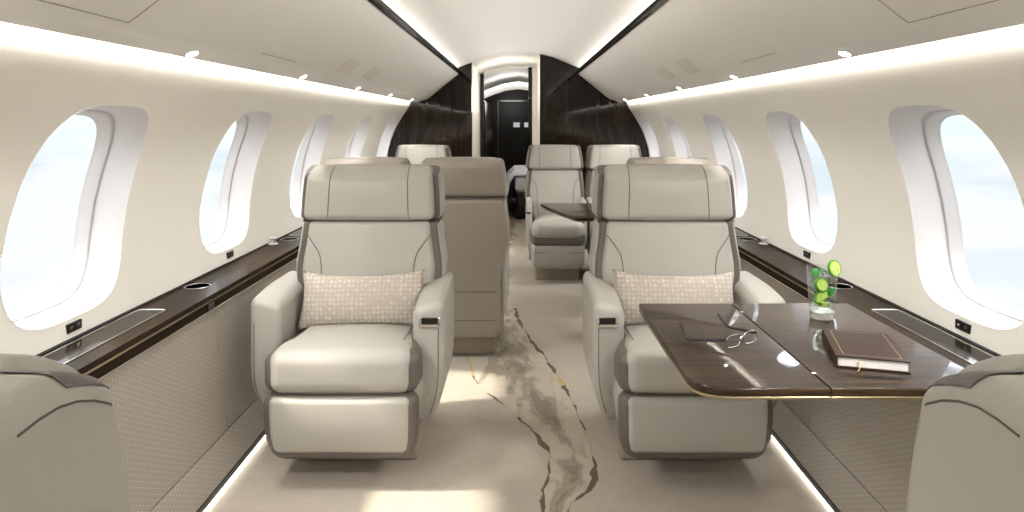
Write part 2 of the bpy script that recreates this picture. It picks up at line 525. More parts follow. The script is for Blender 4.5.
def light_strip(name, a, b, c, d, ya, yb, m, label, grp):
    """long thin lamp: quad section a-b-c-d in xz"""
    mb = MB(); V = [(x, y, z) for y in (ya, yb) for x, z in (a, b, c, d)]
    mb.add(V, [(0, 1, 5, 4), (1, 2, 6, 5), (2, 3, 7, 6), (3, 0, 4, 7), (0, 3, 2, 1), (4, 5, 6, 7)])
    return tag(mb.build(name, m, smooth=0), label, 'light', grp)
for side, nm in ((-1, 'left'), (1, 'right')):
    light_strip('light_strip', (side*.970, 1.420), (side*.976, 1.420), (side*.980, 1.440), (side*.970, 1.440), Y0+.02, Y1-.02, M['led_wall'],
                'warm light strip hidden in the %s cove above the windows' % nm, None)
    light_strip('light_strip', (side*.568, 1.660), (side*.586, 1.658), (side*.588, 1.664), (side*.570, 1.666), Y0+.02, YC-.1, M['led_ceil'],
                'warm light strip hidden behind the %s dark ceiling trim' % nm, None)
    light_strip('light_strip', (side*.9635, .0035), (side*.967, .0035), (side*.967, .010), (side*.9635, .010), Y0+.02, Y1-.02, M['led_floor'],
                'glowing light strip along the %s edge of the carpet' % nm, None)

    # the lamps themselves: narrow beams along the coves
    for nm2, x_, z_, d_, e_, sp_ in (('cove_lamp', .600, 1.6895, (-1, 0, .10), 4.6, 70), ('wall_wash_lamp', .984, 1.432, (.10, 0, -1), 9, 150)):
        ld = bpy.data.lights.new(nm2, 'AREA'); ld.shape = 'RECTANGLE'; ld.size = .008; ld.size_y = 7.6; ld.energy = e_; ld.spread = R(sp_); ld.color = (1, .965, .92)
        lo = bpy.data.objects.new(nm2, ld); COL.objects.link(lo)
        zz_ = -Vector((side*d_[0], 0, d_[2])).normalized(); yy_ = Vector((0, 1, 0)); xx_ = yy_.cross(zz_)
        lo.matrix_world = Matrix(((xx_.x, yy_.x, zz_.x, side*x_), (xx_.y, yy_.y, zz_.y, (Y0+Y1)/2), (xx_.z, yy_.z, zz_.z, z_), (0, 0, 0, 1)))

# floor
mb = MB(); box(mb, -1.02, 1.02, Y0, YE+.05, -.05, 0)
tag(mb.build('floor', M['carpet'], smooth=0), kind='structure')

# lower side panels, kick boards
PANEL = [(1.05, .553), (1.04, .45), (1.022, .28), (1.003, .142)]
KICK = [(1.003, .138), (.99, .10), (.972, .04), (.966, .026)]
for side, nm in ((-1, 'left'), (1, 'right')):
    seams = [Y0, .2, 1.28, 2.36, 3.44, 4.52, 5.5, Y1]
    for a, b in zip(seams, seams[1:]):
        mb = MB(); V = []; F = []
        pr = catmull(PANEL, 4); m_ = len(pr)
        full = pr+[(x+.012, z) for x, z in pr[::-1]]
        for y in (a+.0015, b-.0015):
            V += [(side*x, y, z) for x, z in full]
        q = len(full)
        F = [(i, (i+1) % q, q+(i+1) % q, q+i) for i in range(q)]+[tuple(range(q)), tuple(range(q, 2*q))[::-1]]
        tag(mb.add(V, F).build('trim_%d' % tn, M['panel'], smooth=40), kind='structure'); tn += 1
    # dark backing behind panels and the black gap at the floor
    mb = MB(); box(mb, side*1.06, side*1.09, Y0, Y1, .14, .55); tag(mb.build('trim_%d' % tn, M['gap'], smooth=0), kind='structure'); tn += 1
    mb = MB(); V = []; pr = KICK+[(.978, .026), (1.03, .138)]; q = len(pr)
    for y in (Y0, Y1): V += [(side*x, y, z) for x, z in pr]
    mb.add(V, [(i, (i+1) % q, q+(i+1) % q, q+i) for i in range(q)]+[tuple(range(q)), tuple(range(q, 2*q))[::-1]])
    tag(mb.build('baseboard_'+nm, M['panel'], smooth=40), kind='structure')
    mb = MB(); box(mb, side*.980, side*1.02, Y0, Y1, 0, .03); box(mb, side*.9615, side*.968, Y0, Y1, .0105, .03)
    tag(mb.build('trim_%d' % tn, M['black'], smooth=0), kind='structure'); tn += 1

# rear wall behind the camera
mb = MB(); box(mb, -1.25, 1.25, Y0-.05, Y0, 0, 1.9); tag(mb.build('wall_front', M['wall'], smooth=0), kind='structure')

# ------------------------------------------------------------------ rear partition, corridor, aft room
def section_half(x_in, y, t, side, zfloor=0, grow=.004):
    """partition half: cabin section on one side of x_in"""
    prof = [(.965, zfloor), (1.0, .14), (1.05, .55), (1.215, .58)]+[(x, z) for x, z in WALL if z > .6 and z < 1.4]+[(.985, 1.40)]+BIN[2:]+[(x, z) for x, z in CEN[1:]]
    lim = x_in*side          # inner edge on this side's own axis
    pts = []
    if lim >= 0:
        out = [p for p in prof if p[0] > lim+.002]
        zt = next((a[1]+(b[1]-a[1])*(a[0]-lim)/(a[0]-b[0]) for a, b in zip(prof[5:], prof[6:]) if a[0] >= lim >= b[0] and a[0] != b[0]), 1.858)
        pts = out+[(lim, zt), (lim, zfloor)]
    return pts
def partition(name, x_in, side, y, t, m):
    pts = section_half(x_in, y, t, side)
    mb = MB(); n = len(pts)
    V = [(side*x, y, z) for x, z in pts]+[(side*x, y+t, z) for x, z in pts]
    F = [tuple(range(n)), tuple(range(n, 2*n))[::-1]]+[(i, (i+1) % n, n+(i+1) % n, n+i) for i in range(n)]
    return tag(mb.add(V, F).build(name, m, smooth=0), kind='structure')
partition('wall_rear_left', -.442, -1, Y1, .06, M['bulk'])
partition('wall_rear_right', .203, 1, Y1, .06, M['bulk'])
# small catch on the right partition
# corridor walls (white)
def zc(x):
    x = abs(x)
    for a, b in zip(CEN, CEN[1:]):
        if b[0] <= x <= a[0]: return a[1]+(b[1]-a[1])*(a[0]-x)/(a[0]-b[0])
    return 1.66
mb = MB(); box(mb, -.50, -.452, Y1+.062, YC, 0, zc(.45)+.004); tag(mb.build('wall_corridor_left', M['wall'], smooth=0), kind='structure')
mb = MB(); box(mb, .213, .26, Y1+.062, YC, 0, zc(.215)+.004); tag(mb.build('wall_corridor_right', M['wall'], smooth=0), kind='structure')
mb = MB(); box(mb, -.449, -.405, YC, YC+.06, 0, 1.78); tag(mb.build('trim_%d' % tn, M['bulk'], smooth=0), kind='structure'); tn += 1
mb = MB(); box(mb, .115, .16, YC, YC+.06, 0, 1.845); tag(mb.build('trim_%d' % tn, M['bulk'], smooth=0), kind='structure'); tn += 1
mb = MB(); box(mb, .16, .26, YC+.001, YC+.05, 0, 1.83); tag(mb.build('trim_%d' % tn, M['wall'], smooth=0), kind='structure'); tn += 1
# aft room shell
mb = MB(); V = []; F = []
arc = [(-.95, 1.40), (-.75, 1.56), (-.5, 1.71), (-.25, 1.80), (0, 1.84), (.25, 1.80), (.5, 1.71), (.75, 1.56), (.95, 1.40)]
for y in (YC+.0, YE): V += [(x, y, z) for x, z in arc]
n = len(arc); F = [(i, i+1, n+i+1, n+i) for i in range(n-1)]
tag(mb.add(V, F).build('ceiling_aft', M['ceil']), kind='structure')
mb = MB(); box(mb, -.95, .95, YE, YE+.05, 0, 1.40)
tag(mb.build('wall_aft', M['door'], smooth=0), kind='structure')
mb = MB()
top = [(-.95, 1.401), (.95, 1.401), (.7, 1.50), (.4, 1.63), (.2, 1.695), (0, 1.72), (-.2, 1.695), (-.4, 1.63), (-.7, 1.50)]
V = [(x, YE, z) for x, z in top]+[(x, YE+.05, z) for x, z in top]; n = len(top)
mb.add(V, [tuple(range(n)), tuple(range(n, 2*n))[::-1]]+[(i, (i+1) % n, n+(i+1) % n, n+i) for i in range(n)])
tag(mb.build('trim_%d' % tn, M['door'], smooth=0), kind='structure'); tn += 1
mb = MB(); box(mb, -.95, .95, YE+.05, YE+.1, 0, 1.9); tag(mb.build('wall_tail', M['wall'], smooth=0), kind='structure')
mb = MB(); box(mb, -1.0, -.95, YC, YE, 0, 1.4); tag(mb.build('wall_aft_left', M['bulk'], smooth=0), kind='structure')
mb = MB(); box(mb, .95, 1.0, YC, YE, 0, 1.4); tag(mb.build('wall_aft_right', M['bulk'], smooth=0), kind='structure')
mb = MB(); hd = [(x, z-.012) for x, z in arc if -.5 <= x <= .5]; tp = [(-.45, 1.76), (-.25, 1.838), (0, 1.862), (.25, 1.838), (.45, 1.76)]
n = 5; V = [(x, YC-.0, z) for x, z in hd]+[(x, YC-.0, z) for x, z in tp]; mb.add(V, [(i, i+1, n+i+1, n+i) for i in range(n-1)])
for a_, b_ in ((-.95, -.449), (.26, .95)):
    xs = [a_+(b_-a_)*i/6 for i in range(7)]; at_ = lambda x: next(p[1]+(q[1]-p[1])*(x-p[0])/(q[0]-p[0]) for p, q in zip(arc, arc[1:]) if p[0] <= x <= q[0])
    mb.add([(x, YC+.002, 0) for x in xs]+[(x, YC+.002, at_(x)+.02) for x in xs], [(i, i+1, 8+i, 7+i) for i in range(6)])
tag(mb.build('wall_corridor_end', M['wall'], smooth=0), kind='structure')
# wardrobe in the aft room on the left
w = empty('wardrobe', (-.62, 9.4, 0)); tag(w, 'tall dark gloss wardrobe at the left of the far doorway', 'wardrobe')
mb = MB(); box(mb, -.09, .20, -1.1, 1.2, 0, 1.47); mb.build('cabinet', M['door'], w, 0)
for j in range(3):
    mb = MB(); box(mb, .202, .214, -1.08+j*.76, -1.08+j*.76+.745, .06, 1.44); d_ = mb.build('door', M['door'], w, 0)
    mb = MB(); box(mb, .216, .226, -1.08+j*.76+.06, -1.08+j*.76+.075, .95, 1.10); mb.build('handle', M['chrome'], d_, 0)
# aft door in back wall
d = empty('door_1', (-.02, YE-.002, 0)); tag(d, kind='structure')
mb = MB(); box(mb, -.30, .34, -.03, 0, .02, 1.52); mb.build('door_leaf', M['door'], d, 0)
mb = MB()
for x in (-.30, .34): box(mb, x-.012, x+.012, -.045, -.001, 0, 1.54)
box(mb, -.31, .35, -.045, -.001, 1.52, 1.545); mb.build('door_frame', M['trim_dark'], d, 0)
mb = MB(); box(mb, -.27, .31, -.036, -.031, .34, .352); mb.build('rail', M['champ'], d, 0)
for j in range(2):
    mb = MB(); soft(mb, (.02+j*.17-.08+.03, YE-.034-.008, 1.155), (.10, .012, .075), .005)
    tag(mb.build('wall_lamp', M['roomlamp'], smooth=40), ['left one of two small pale lit panels on the far dark door', 'right one of two small pale lit panels on the far dark door'][j], 'light', 'lit panels on the far door')
# bed
bed = empty('bed', (.385, 9.35, 0)); tag(bed, 'bed with white linen seen through the far doorway', 'bed')
mb = MB(); soft(mb, (0, 0, .18), (.84, 1.9, .32), .03); mb.build('bed_base', M['bulk'], bed)
mb = MB(); soft(mb, (0, 0, .43), (.86, 1.92, .20), .06, (0, 0, .02)); mb.build('mattress', M['linen'], bed)
mb = MB(); NX, NY = 16, 24; V = []; F = []
for i in range(NX+1):
    for j in range(NY+1):
        u = i/NX; v = j/NY
        dist = u*1.15                  # path length across the bed, from right to left and then down
        x = .42-dist; z = .565+.012*math.sin(v*19+u*7)
        if x < -.46: z -= (-.46-x)*1.6; x = -.46-.05*math.sin(v*9)-(-.46-x)*.35-.02
        V.append((x, -.98+1.7*v+.02*math.sin(u*13), z+.02*math.sin(v*11)*u))
for i in range(NX):
    for j in range(NY): F.append((i*(NY+1)+j, i*(NY+1)+j+1, (i+1)*(NY+1)+j+1, (i+1)*(NY+1)+j))
o = mb.add(V, F).build('sheet', M['linen'], bed, 60)
md = o.modifiers.new('thickness', 'SOLIDIFY'); md.thickness = .02
pl = MB(); soft(pl, (0, 0, 0), (.55, .34, .14), .06, (0, 0, .04))
o = pl.build('pillow', M['linen'], loc=(.42, 9.98, .70)); tag(o, 'white bed pillow lying on the bed beyond the doorway', 'pillow')

# ------------------------------------------------------------------ side ledges
def make_ledge(side, nm):
    e = empty('side_ledge', (side*1.13, 2.5, .55)); tag(e, 'long dark glossy wood ledge under the %s windows' % nm, 'ledge')
    inv = lambda x, y, z: (x-side*1.13, y-2.5, z-.55)
    def b(name, x0, x1, y0, y1, z0, z1, m, par=e):
        mb = MB(); box(mb, *sorted((side*x0-side*1.13, side*x1-side*1.13)), y0-2.5, y1-2.5, z0-.55, z1-.55)
        return mb.build(name, m, par, 0)
    top = b('ledge_top', 1.052, 1.222, Y0, Y1, .590, .608, M['ledgewood'])
    b('front_rail', 1.052, 1.075, Y0, Y1, .556, .5885, M['ledgewood'])
    b('metal_strip', 1.0485, 1.054, Y0, Y1, .5865, .5915, M['champ'])
    b('bottom_bead', 1.047, 1.066, Y0, Y1, .5515, .5565, M['base'])
    b('shadow_gap', 1.205, 1.217, Y0, Y1, .6085, .6125, M['gap'])
    # stowage trays with metal rim
    for ya, yb in ((1.05, 2.15), (3.55, 4.3)):
        ol = rounded([(side*1.108, ya), (side*1.195, ya), (side*1.195, yb), (side*1.108, yb)], .012)
        if side < 0: ol = ol[::-1]
        mb = MB(); slab(mb, [(x-side*1.13, y-2.5) for x, y in ol], .0585, .0595, .0003, 1)
        t = mb.build('tray_lid', M['tray'], e, 0)
        mb = MB(); tube(mb, [(x-side*1.13, y-2.5, .0595) for x, y in ol], .0022, 6, True); mb.build('rim', M['chrome'], t)
        mb = MB(); box(mb, *sorted((side*1.115-side*1.13, side*1.188-side*1.13)), ya+.58-2.5, ya+.584-2.5, .0594, .0602); mb.build('lid_joint', M['chrome'], t, 0)
    for y in (2.46, 3.45, 5.3):
        mb = MB(); lathe(mb, [(.0, .0588), (.040, .0588), (.043, .0605), (.046, .0598), (.046, .058)], (side*1.155-side*1.13, y-2.5, 0), 28)
        h = mb.build('cup_holder', M['chrome'], e)
        mb = MB(); lathe(mb, [(0, .0596), (.039, .0596)], (side*1.155-side*1.13, y-2.5, 0), 28); mb.build('cup_well', M['ledgewood'], h)
    for y in (2.33, 4.5):
        mb = MB(); soft(mb, (side*1.051-side*1.13, y-2.5, .0215), (.010, .05, .022), .003); mb.build('catch', M['trim_dark'], e)
    return e
make_ledge(-1, 'left'); make_ledge(1, 'right')
for side, nm in ((-1, 'left'), (1, 'right')):
    mb = MB(); lathe(mb, [(.022, 0), (.024, .004), (.014, .010), (.012, .022), (.020, .028), (.018, .036), (0, .038)], (0, 0, 0), 20)
    o = mb.build('reading_light', M['reveal'], loc=(side*1.185, 3.30, .6085)); tag(o, 'small white knob shaped light on the %s ledge by the second window' % nm, 'light')
    # latch frame on the right ledge near the first window is the tray rim

# power sockets under the windows
ordn = ['nearest', 'second', 'third', 'fourth', 'fifth']
for side, nm in ((-1, 'left'), (1, 'right')):
    for i, y in enumerate(WIN_Y[2:]):
        x = wall_x(.636)
        s = empty('power_socket', (side*(x-.001), y, .636)); tag(s, 'small black socket under the %s window of the %s wall' % (ordn[i], nm), 'socket', 'sockets under the windows')
        mb = MB(); soft(mb, (0, 0, 0), (.008, .062, .026), .003); mb.build('face_plate', M['black'], s)
        for q in (-.014, .014):
            mb = MB(); soft(mb, (-side*.0035, q, 0), (.003, .010, .008), .001); mb.build('port', M['chrome'], s)

# downlights under the overhead panels
for side, nm in ((-1, 'left'), (1, 'right')):
    for i in range(5):
        y = 1.94+i*1.0
        e = empty('downlight', (side*.928, y, 1.3958)); e.rotation_euler = (0, side*R(29), 0); tag(e, '%s recessed downlight in the %s overhead panel' % (['nearest', 'second', 'third', 'fourth', 'farthest'][i], nm), 'light', 'recessed downlights')
        mb = MB(); lathe(mb, [(.016, .003), (.0165, -.004), (.021, -.004), (.024, .0), (.024, .003)], n=24, sx=.9, sy=1.5); mb.build('bezel', M['reveal'], e)
        mb = MB(); lathe(mb, [(0, -.002), (.016, -.002)], n=24, sx=.9, sy=1.5); mb.build('lens', M['lamp'], e)

for side in (-1, 1):
    for i in range(-3, 5):  # the stronger, fixtureless ones are added out of view to light seat fronts
        ld = bpy.data.lights.new('downlight_or_fill', 'SPOT'); ld.energy = 13 if i >= 0 else 20; ld.spot_size = R(88); ld.spot_blend = 1; ld.shadow_soft_size = .06; ld.color = (1, .965, .91)
        lo = bpy.data.objects.new('downlight_or_fill', ld); COL.objects.link(lo); lo.location = (side*.922, 1.94+i*1.0, 1.384)
        lo.rotation_euler = Vector((-side*.60, .62, -1)).to_track_quat('-Z', 'Y').to_euler()
for y, z, e_ in ((7.2, 1.60, 2.2), (9.1, 1.50, 5)):  # added point lights without fixtures, brightening the corridor and aft room
    ld = bpy.data.lights.new('aft_fill_light', 'POINT'); ld.energy = e_; ld.shadow_soft_size = .22; ld.color = (1, .965, .91)
    lo = bpy.data.objects.new('aft_fill_light', ld); COL.objects.link(lo); lo.location = (-.12, y, z)

# overhead panel furniture
def bin_pt(x, side, off=.0015):
    for (x0, z0), (x1, z1) in zip(BIN, BIN[1:]):
        if x1 <= x <= x0:
            z = z0+(z1-z0)*(x0-x)/(x0-x1); d = Vector((x1-x0, z1-z0)).normalized()
            return side*(x-d[1]*off*1), z-abs(d[0])*off
    return side*x, 1.4
def bin_patch(name, side, xa, xb, ya, yb, m, off=.002, n=6):
    mb = MB(); V = []; F = []
    for i in range(n+1):
        x = xa+(xb-xa)*i/n; px, pz = bin_pt(x, side, off); qx, qz = bin_pt(x, side, -.004)
        V += [(px, ya, pz), (px, yb, pz), (qx, ya, qz), (qx, yb, qz)]
    for i in range(n):
        a = 4*i; b = a+4
        F += [(a, a+1, b+1, b), (a, b, b+2, a+2), (a+1, a+3, b+3, b+1), (a+2, b+2, b+3, a+3)]
    F += [(0, 2, 3, 1), (4*n, 4*n+1, 4*n+3, 4*n+2)]
    return mb.add(V, F)
for side, nm in ((-1, 'left'), (1, 'right')):
    h = bin_patch('service_hatch', side, .858, .70, .95, 1.50, None, .001).build('service_hatch', M['ceil'], CPANEL[side])
    pts = []
    xs = [.858-.158*i/8 for i in range(9)]
    for x in xs: p = bin_pt(x, side, .0015); pts.append((p[0], .95, p[1]))
    for x in xs[::-1]: p = bin_pt(x, side, .0015); pts.append((p[0], 1.50, p[1]))
    mb = MB(); tube(mb, pts, .0013, 5, True); mb.build('seam', M['hatchline'], h)
    for j, y in enumerate((3.12, 3.62)):
        v = bin_patch('v', side, .835, .765, y, y+.22, None, .0015).build('air_vent', M['vent'])
        tag(v, '%s of two pale air vents in the %s overhead panel' % (['nearer', 'farther'][j], nm), 'vent', 'overhead air vents')
        for q in range(5):
            x = .825-.012*q
            s = bin_patch('s', side, x, x-.004, y+.015, y+.205, None, .0028, 1).build('slat', M['ceil'], v)
    pts = [bin_pt(.845, side, .0015)]
    mb = MB(); tube(mb, [(pts[0][0], 2.25, pts[0][1]), (pts[0][0], 2.6, pts[0][1])], .0012, 5)
    mb.build('panel_seam', M['hatchline'], CPANEL[side])

# ------------------------------------------------------------------ seats
def seat(name, hw=.25, arm_t=.11, arm_a=.208, arm_w=.250, latch=1, exec_=True, slim=0):
    """faces -Y, front of the leg rest at y = 0; latch = +1/-1: which arm carries the handle"""
    root = empty(name)
    lean = lambda p: (p[0], p[1]+max(0, p[2]-.42)*.10, p[2])
    k = hw/.25
    # base
    mb = MB(); soft(mb, (0, .40 if exec_ else .36, .055), (hw*(1.75 if exec_ else 1.62), .34 if exec_ else .40, .11), .012); mb.build('base', M['base'], root)
    # body under the cushion
    mb = MB(); soft(mb, (0, .33, .215), (hw*2.0-.006, .56, .23), .05, fn=lambda p: (p[0]*(1-.10*max(0, (.25-p[2])/.15)), p[1]-0, p[2]))
    mb.build('seat_body', M['leather'], root)
    # leg rest
    def rest_fn(p):
        q = max(0, min(1, (.19-p[2])/.105))
        return (p[0]*(1-.02*max(0, (.24-p[2])/.13)-.20*(1-math.sqrt(1-q*q*.999))), p[1]+.03*max(0, (.26-p[2])/.16)**2, p[2])
    if exec_:
        mb = MB(); soft(mb, (0, .028, .2165), (hw*2-.044, .056, .189), .020, (0, .006, 0), rest_fn)
        lr = mb.build('leg_rest', M['leather'], root)
        mb = MB(); soft(mb, (0, .049, .202), (hw*2+.004, .085, .232), .036, (0, 0, 0), rest_fn); mb.build('leg_rest_trim', M['taupe'], lr)
    else:
        mb = MB(); soft(mb, (0, .07, .205), (hw*2-.01, .10, .185), .035, (0, .006, 0), rest_fn)
        lr = mb.build('leg_rest', M['leather'], root)
        mb = MB(); tube(mb, [(-hw+.03, .018, .235), (hw-.03, .018, .235)], .0022, 6); mb.build('seam', M['thread'], lr)
    # cushion
    cf = lambda p: (p[0]*(1-.10*max(0, min(1, (p[1]-.12)/.1))), p[1], p[2]-.02*max(0, p[1]-.1)/.4)
    if exec_:
        mb = MB(); soft(mb, (0, .262, .388), (hw*2-.030, .520, .145), .045, (0, .006, .012), cf); cu = mb.build('seat_cushion', M['leather'], root)
        mb = MB(); soft(mb, (0, .275, .382), (hw*2+.008, .520, .136), .042, (0, 0, 0), cf); mb.build('cushion_trim', M['taupe'], cu)
    else:
        mb = MB(); soft(mb, (0, .262, .402), (hw*2-.014, .560, .135), .062, (0, .006, .014), cf); cu = mb.build('seat_cushion', M['leather'], root)
        mb = MB(); soft(mb, (0, .285, .335), (hw*2-.004, .560, .11), .045, (0, 0, 0), cf); mb.build('cushion_trim', M['taupe'], cu)
    bv = BVHTree.FromPolygons([v.co for v in cu.data.vertices], [tuple(p.vertices) for p in cu.data.polygons])
    for sg in (-1, 1):
        if not exec_: break
        pts = []
        for i in range(12):
            y = .10+.34*i/11; x = sg*((hw-.062) if y > .13 else (hw-.062)+(.13-y)*.9)
            hit = bv.ray_cast(Vector((x, y, 1)), Vector((0, 0, -1)))[0]
            if hit: pts.append((hit.x, hit.y, hit.z+.0003))
        mb = MB(); tube(mb, pts, .0018, 6); mb.build('seam', M['thread'], cu)
    # backrest: outline width by height
    HT = 1.028 if exec_ else 1.012
    def bw(z):
        P = [(.10, .246), (.40, .240), (.50, .268), (.60, .290), (.66, .290), (.74, .276), (.82, .268), (1.1, .262)]
        for (a, wa), (b, wb) in zip(P, P[1:]):
            if z <= b: return (wa+(wb-wa)*max(0, (z-a))/(b-a))*k
        return .262*k
    wf = lambda o: (lambda p: lean((p[0]/hw*(bw(p[2])-o), p[1], p[2])))
    mb = MB(); soft(mb, (0, .462, .610), (hw*2, .10, .415), .022, (0, .016, 0), wf(.034+slim/2), 10); bk = mb.build('backrest', M['leather'], root)
    mb = MB(); soft(mb, (0, .471, .608), (hw*2, .085, .413), .010, (0, 0, 0), wf(.010+slim/2), 10); mb.build('backrest_trim', M['taupe'], bk)
    bv = BVHTree.FromPolygons([v.co for v in bk.data.vertices], [tuple(p.vertices) for p in bk.data.polygons])
    for sg in (-1, 1):
        pts = []
        for (x, z) in catmull([(.236, .762), (.210, .728), (.186, .69), (.177, .64), (.173, .56), (.170, .45)], 4):
            hit = bv.ray_cast(Vector((sg*x*k, -1, z)), Vector((0, 1, 0)))[0]
            if hit: pts.append((hit.x, hit.y-.0003, hit.z))
        mb = MB(); tube(mb, pts, .0019, 6); mb.build('seam', M['thread'], bk)
    # headrest
    hz = (HT+.822)/2; hh = HT-.822
    TP = .05 if exec_ else .16
    def rt(y, z):           # the top of the headrest rolls forward
        return z-.045*max(0, (.49-y)/.10)**2*max(0, (z-hz)/(HT-hz)) if exec_ else z
    hf = lambda p: lean((p[0]*(1-TP*max(0, (p[2]-.84)/.20)**1.5), p[1], rt(p[1], p[2])))
    mb = MB(); soft(mb, (0, .442, hz), (hw*2+.004-slim, .10, hh), .024, (0, .010, .005), hf, 9); hr = mb.build('headrest', M['leather'], root)
    mb = MB(); soft(mb, (0, .458, hz-.007), (hw*2+.042-slim, .070, hh-.018), .012, (0, 0, .004), hf, 9); mb.build('headrest_trim', M['taupe'], hr)
    bv = BVHTree.FromPolygons([v.co for v in hr.data.vertices], [tuple(p.vertices) for p in hr.data.polygons])
    for sg in (-1, 1):
        pts = []
        x = sg*.155*k
        for i in range(14):
            z = .828+(HT-.008-.828)*i/13
            hit = bv.ray_cast(Vector((x*(1-.010*i/3), -1, z)), Vector((0, 1, 0)))[0]
            if hit: pts.append((hit.x, hit.y-.0003, hit.z))
        for i in range(5):
            hit = bv.ray_cast(Vector((x*.955, .44+.09*i/4, 2)), Vector((0, 0, -1)))[0]
            if hit and (not pts or hit.y > pts[-1][1]): pts.append((hit.x, hit.y, hit.z+.0003))
        mb = MB(); tube(mb, pts, .0017, 6); mb.build('seam', M['thread'], hr)
    # back shell, in two leather pieces with a joint
    sf = lambda p: lean((p[0]*(bw(p[2])+.002)/(.284*k)*(1-TP*max(0, (p[2]-.84)/.20)**1.5)*(1-.05*max(0, (p[1]-.56)/.08)), p[1], p[2]))
    mb = MB(); soft(mb, (0, .540, .456), (.284*2*k, .190, .712), .022, (0, .012, 0), sf, 10); sh = mb.build('back_shell', M['leather' if exec_ else 'shell'], root)
    sf2 = lambda p: lean((p[0]*(hw+.029)/.284*(1-TP*max(0, (p[2]-.84)/.20)**1.5)*(1-.05*max(0, (p[1]-.56)/.08)), p[1]+.0, rt(p[1]-.035, p[2])-.02*max(0, (p[1]-.50)/.12)**2*(1 if p[2] > .95 else 0)))
    mb = MB(); soft(mb, (0, .535, hz), (.284*2, .190, hh-.002), .022, (0, .012, .004), sf2, 10); hs = mb.build('headrest_shell', M['leather' if exec_ else 'shell'], root)
    mb = MB(); soft(mb, (0, .535, .812), (.280*2*k, .180, .016), .006, (0, 0, 0), sf, 6); mb.build('joint', M['thread'], sh)
    bv = BVHTree.FromPolygons([v.co for v in sh.data.vertices], [tuple(p.vertices) for p in sh.data.polygons])
    bh = BVHTree.FromPolygons([v.co for v in hs.data.vertices], [tuple(p.vertices) for p in hs.data.polygons])
    def back_line(pts2, tree, par, r=.002):
        pts = []
        for (x, z) in pts2:
            hit = tree.ray_cast(Vector((x, 3, z)), Vector((0, -1, 0)))[0]
            if hit: pts.append((hit.x, hit.y+.0002, hit.z))
        if len(pts) > 1:
            mb = MB(); tube(mb, pts, r, 6); mb.build('seam', M['thread'], par)
    back_line([(-.24*k+.48*k*i/16, .345) for i in range(17)], bv, sh)
    back_line([(-.24*k+.33*k*i/10, .20) for i in range(11)]+[(.09*k, .23), (.09*k, .26)]+[(.09*k+.15*k*i/5, .265) for i in range(6)], bv, sh)
    # stitched dark band over the top of the shell
    mb = MB(); V = []; F = []; rows = 8; cols = 44
    for q in range(rows):
        yb = .486+.076*q/(rows-1); xm = hw+.06
        while xm > .1:
            h_ = bh.ray_cast(Vector((xm, yb, 2)), Vector((0, 0, -1)))[0]
            if h_ and h_.z > HT-.06: break
            xm -= .001
        xm -= .007
        for i in range(cols+1):
            h_ = bh.ray_cast(Vector((xm*math.sin(math.pi/2*(-1+2*i/cols)), yb, 2)), Vector((0, 0, -1)))
            V.append(h_[0]+h_[1]*.0014 if h_[1].z > 0 else h_[0]-h_[1]*.0014)
    for q in range(rows-1):
        for i in range(cols): F.append((q*(cols+1)+i, q*(cols+1)+i+1, (q+1)*(cols+1)+i+1, (q+1)*(cols+1)+i))
    mb.add(V, F)
    mb.build('stitched_band', M['darkstitch'], hs, 60, fix=False)
    if exec_:
        pts = []
        for sg, seq in ((1, range(9)), (-1, range(8, -1, -1))):
            for i in seq:
                yy = .462+.150*i/8; tp = bh.ray_cast(Vector((0, yy, 2)), Vector((0, 0, -1)))[0]
                hit = bh.ray_cast(Vector((sg*2, yy, tp.z-.022)), Vector((-sg, 0, 0)))[0] if tp else None
                if hit: pts.append((hit.x+sg*.0002, hit.y, hit.z))
        for hp in (pts[:len(pts)//2], pts[len(pts)//2:]):
            mb = MB(); tube(mb, hp, .0009, 6); mb.build('seam', M['thread'], hs)
    # arms
    for sg in (-1, 1):
        x0 = sg*((arm_a if sg == latch else arm_w)+arm_t/2)
        zt = .60
        def af(p, sg=sg):
            x, y, z = p
            f = max(0, (.34-z)/.22)
            yy = y+.07*f*f*(1 if y < .4 else 0)                       # toe tucks back
            xo = x-sg*(.055*f*f) if (x-x0)*sg > 0 else x                # outer face tapers in
            zz = z-((.04 if sg == latch else .02)*max(0, (.36-y)/.20)**1.3 if z > .4 else 0)     # top drops to the front
            zz -= (.035 if exec_ else .0)*max(0, .25-(x-x0)*sg/arm_t)**1.4*max(0, min(1, (z-.42)/.12))
            return (xo, yy, zz)
        mb = MB(); soft(mb, (x0, .385, (zt+.13)/2), (arm_t, .40, zt-.13), min(.026, arm_t*.48), (.004, .004, .0), af, 9)
        ar = mb.build('armrest', M['leather'], root)
        bva = BVHTree.FromPolygons([v.co for v in ar.data.vertices], [tuple(p.vertices) for p in ar.data.polygons])
        if exec_:
            pts = []
            for i in range(12):
                z = .17+.33*i/11
                hit = bva.ray_cast(Vector((x0+sg*.036-sg*.055*max(0, (.34-z)/.22)**2, -1, z)), Vector((0, 1, 0)))[0]
                if hit: pts.append((hit.x, hit.y-.0003, hit.z))
            mb = MB(); tube(mb, pts, .0016, 6); mb.build('seam', M['thread'], ar)
